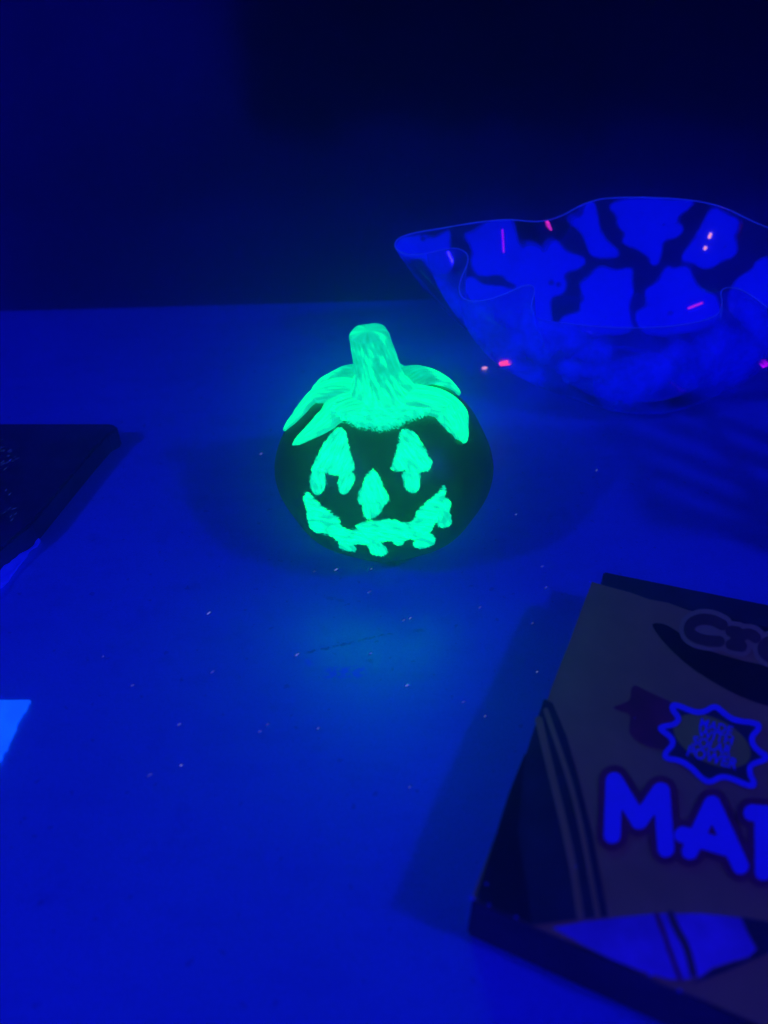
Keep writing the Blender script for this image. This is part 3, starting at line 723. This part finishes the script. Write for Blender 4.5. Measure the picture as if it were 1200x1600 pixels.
p.inputs['Base Color'].default_value = (.15, .30, .95, 1); p.inputs['Roughness'].default_value = .45
p.inputs['Emission Color'].default_value = (0, .001, 1, 1); p.inputs['Emission Strength'].default_value = .40
tl = N(nt, 'ShaderNodeBsdfTranslucent'); tl.inputs['Color'].default_value = (.15, .3, .95, 1)
m2 = N(nt, 'ShaderNodeMixShader'); m2.inputs[0].default_value = .35; nt.links.new(p.outputs[0], m2.inputs[1]); nt.links.new(tl.outputs[0], m2.inputs[2])
nf = noise_on(nt, tc.outputs['Object'], 48, 4, .6)
cv = math_(nt, 'ADD', cv, math_(nt, 'MULTIPLY', math_(nt, 'SUBTRACT', nf, .5), 12.0))
a_ = mrange(nt, cv, -4.6, 4.6, 0, .94); a_ = math_(nt, 'MULTIPLY', a_, mrange(nt, nn, .2, .55, .80, 1.0))
m3 = N(nt, 'ShaderNodeMixShader'); nt.links.new(a_, m3.inputs[0]); nt.links.new(m1.outputs[0], m3.inputs[1]); nt.links.new(m2.outputs[0], m3.inputs[2])
nt.links.new(m3.outputs[0], out.inputs['Surface']); M_bowl = m
bowl = empty('treat_bowl', BC)
tag(bowl, 'clear wavy-rimmed plastic bowl printed with white ghosts, glowing blue behind the pumpkin', 'bowl')
bo = mesh('shell', verts, faces, M_bowl, bowl, attrs={'print': sd})
md = bo.modifiers.new('thickness', 'SOLIDIFY'); md.thickness = .0007; md.offset = 0
# rolled rim
m, nt, p, out = newmat('bright_plastic_edge'); p.inputs['Base Color'].default_value = (.5, .5, .95, 1); p.inputs['Roughness'].default_value = .3
p.inputs['Emission Color'].default_value = (.01, .05, 1, 1); p.inputs['Emission Strength'].default_value = .24; M_rim = m
def tube(name, pts, r, mat, parent, closed=True, sides=8):
    n = len(pts); verts, faces = [], []
    for i in range(n):
        a = Vector(pts[i - 1] if closed or i else pts[0]); b = Vector(pts[(i + 1) % n] if closed or i < n - 1 else pts[-1])
        t = (b - a).normalized(); s1 = t.cross(Vector((0, 0, 1))).normalized(); s2 = t.cross(s1)
        for j in range(sides):
            an = 2 * math.pi * j / sides; verts.append(Vector(pts[i]) + (s1 * math.cos(an) + s2 * math.sin(an)) * r)
    for i in range(n if closed else n - 1):
        for j in range(sides):
            a0 = i * sides + j; b0_ = i * sides + (j + 1) % sides; k = ((i + 1) % n) * sides
            faces.append((a0, b0_, k + (j + 1) % sides, k + j))
    return mesh(name, verts, faces, mat, parent)
topring = [verts[nT * nR + k] for k in range(nR)]
tube('rim', topring, .00034, M_rim, bowl)
tube('foot_ring', [(BC.x + (BR - .001) * math.cos(a), BC.y + (BR - .001) * math.sin(a), .0008) for a in np.linspace(0, 2 * math.pi, 97)[:-1]], .0008, M_bowl, bowl)

# unseen slatted basket added past the right edge to stripe the table with shade
bk = empty('added_shade_basket', (.36, .27, 0)); tag(bk, 'unseen slatted plastic basket added past the right side of the marker box for its striped shade', 'basket')
M_shade_basket = plain('shade_basket_grey_plastic', (.2, .2, .25), .5, .1, 40)
bx0, bx1, by0, by1, bh = .30, .44, .185, .325, .215
for (a, b) in (((bx0, by0), (bx1, by1)),):
    from_bm('shade_basket_base', box_bm((bx0, by0, .0005), (bx1, by1, .004), .001), M_shade_basket, bk)
    for z0_ in (.070, .140, bh - .010):
        for lo, hi in (((bx0 - .003, by0 - .003, z0_), (bx0 + .001, by1 + .003, z0_ + .010)), ((bx1 - .001, by0 - .003, z0_), (bx1 + .003, by1 + .003, z0_ + .010)),
                       ((bx0 + .0012, by0 - .003, z0_), (bx1 - .0012, by0 + .001, z0_ + .010)), ((bx0 + .0012, by1 - .001, z0_), (bx1 - .0012, by1 + .003, z0_ + .010))):
            from_bm('shade_basket_band', box_bm(lo, hi, .0008), M_shade_basket, bk)
    for y_ in (.192, .216, .240, .268, .298):
        for x_ in (bx0 + .0012, bx1 - .0042): from_bm('shade_basket_slat', box_bm((x_, y_, .0042), (x_ + .003, y_ + .014, bh), .0008), M_shade_basket, bk)

# pink lamp glints on bowl and table, modelled as small glowing slivers
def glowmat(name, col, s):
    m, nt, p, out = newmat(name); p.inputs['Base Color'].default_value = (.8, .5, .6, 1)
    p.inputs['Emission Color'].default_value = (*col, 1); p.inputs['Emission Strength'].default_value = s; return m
M_pink = glowmat('pink_glint', (1, .04, .12), 1.4); M_mag = glowmat('magenta_glint', (.45, .0, .8), 1.0); M_pink2 = glowmat('violet_pink_glint', (.75, .02, .45), 1.0); M_pale = glowmat('pale_pink_glint', (1, .35, .4), 1.3)
dg = bpy.context.evaluated_depsgraph_get()
bb = BVHTree.FromPolygons([tuple(v) for v in verts], faces)
def glint_on_bowl(x0, y0, x1, y1, r, mat):
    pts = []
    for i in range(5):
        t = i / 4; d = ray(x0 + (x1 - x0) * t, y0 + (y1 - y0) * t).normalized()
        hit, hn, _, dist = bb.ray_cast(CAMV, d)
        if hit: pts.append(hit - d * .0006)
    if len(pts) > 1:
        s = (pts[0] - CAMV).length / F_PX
        return tube('glint', pts, r * s, mat, bowl, closed=False, sides=6)
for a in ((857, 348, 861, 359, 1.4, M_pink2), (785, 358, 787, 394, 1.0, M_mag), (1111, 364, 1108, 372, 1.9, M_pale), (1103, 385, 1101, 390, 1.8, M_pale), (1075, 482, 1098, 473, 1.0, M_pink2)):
    glint_on_bowl(*a)
glint_on_bowl(783, 568, 796, 566, 4.2, M_pink); glint_on_bowl(1192, 571, 1203, 567, 3.6, M_mag)
for x, y, L, wd in ((757, 575, 9, 6),):
    o = dash('bright_glint', x, y, L, wd, .2, .0006, M_pale, None, .0006)
    tag(o, 'small pale pink lamp glint modelled as a glowing sliver on the table between pumpkin and bowl', 'glint')

# pale lint fibres, all brushed the same way
M_lint = [glowmat('pale_lint', (.38, .42, .95), e) for e in (.55, .30, .15)]
lint = [(207, 1071), (280, 1132), (234, 1211), (326, 958), (332, 1050), (418, 1132), (464, 1023), (497, 1138), (491, 893), (525, 890), (580, 889), (577, 925), (631, 969), (641, 966), (579, 1021), (636, 1071), (750, 949),
        (832, 974), (839, 1050), (758, 1119), (724, 1097), (408, 709), (932, 735), (853, 918), (847, 885), (806, 804), (406, 1143), (283, 1196), (161, 1026), (640, 1230)]
def where(x, y):
    if y < 690: return 'behind'
    if x > 700 and y > 920: return 'in the shadow' if x > 745 else 'to the left'
    return None
for i, (x, y) in enumerate(lint):
    o = dash('lint_fibre', x, y, random.uniform(4, 9), random.uniform(.8, 1.6), random.uniform(.45, .7), .0001, M_lint[i % 3 if i % 4 else 2], None, .0003)
    pl = ('on the table to the left of the pumpkin' if x < 440 and y < 880 else 'on the table to the right of the pumpkin' if x > 740 and y < 900
          else 'just in front of the pumpkin base' if y < 900 else 'in the green light pool before the pumpkin' if 440 < x < 700 and y < 1080
          else 'beside the upper corner of the marker box' if x > 700 and y < 1000 else "on the marker box's shadow" if x > 700 else 'on the near left part of the table')
    tag(o, 'tiny pale fibre of lint ' + pl, 'lint', 'lint fibres scattered over the table')

# ------------------------------------------------------------------ added mist volume, standing in for the lens glow round the pumpkin
bm = box_bm((-2.3, -1.3, -1.8), (2.3, 1.3, 1.2)); hz = from_bm('lens_glow_volume', bm, None); tag(hz, kind='stuff')
m = bpy.data.materials.new('lens_glow_mist'); m.use_nodes = True; nt = m.node_tree; nt.nodes.remove(nt.nodes['Principled BSDF'])
vp = nt.nodes.new('ShaderNodeVolumePrincipled'); vp.inputs['Color'].default_value = (.5, .92, 1, 1); vp.inputs['Density'].default_value = .56; vp.inputs['Anisotropy'].default_value = .9
nt.links.new(vp.outputs[0], nt.nodes['Material Output'].inputs['Volume']); hz.data.materials.append(m)
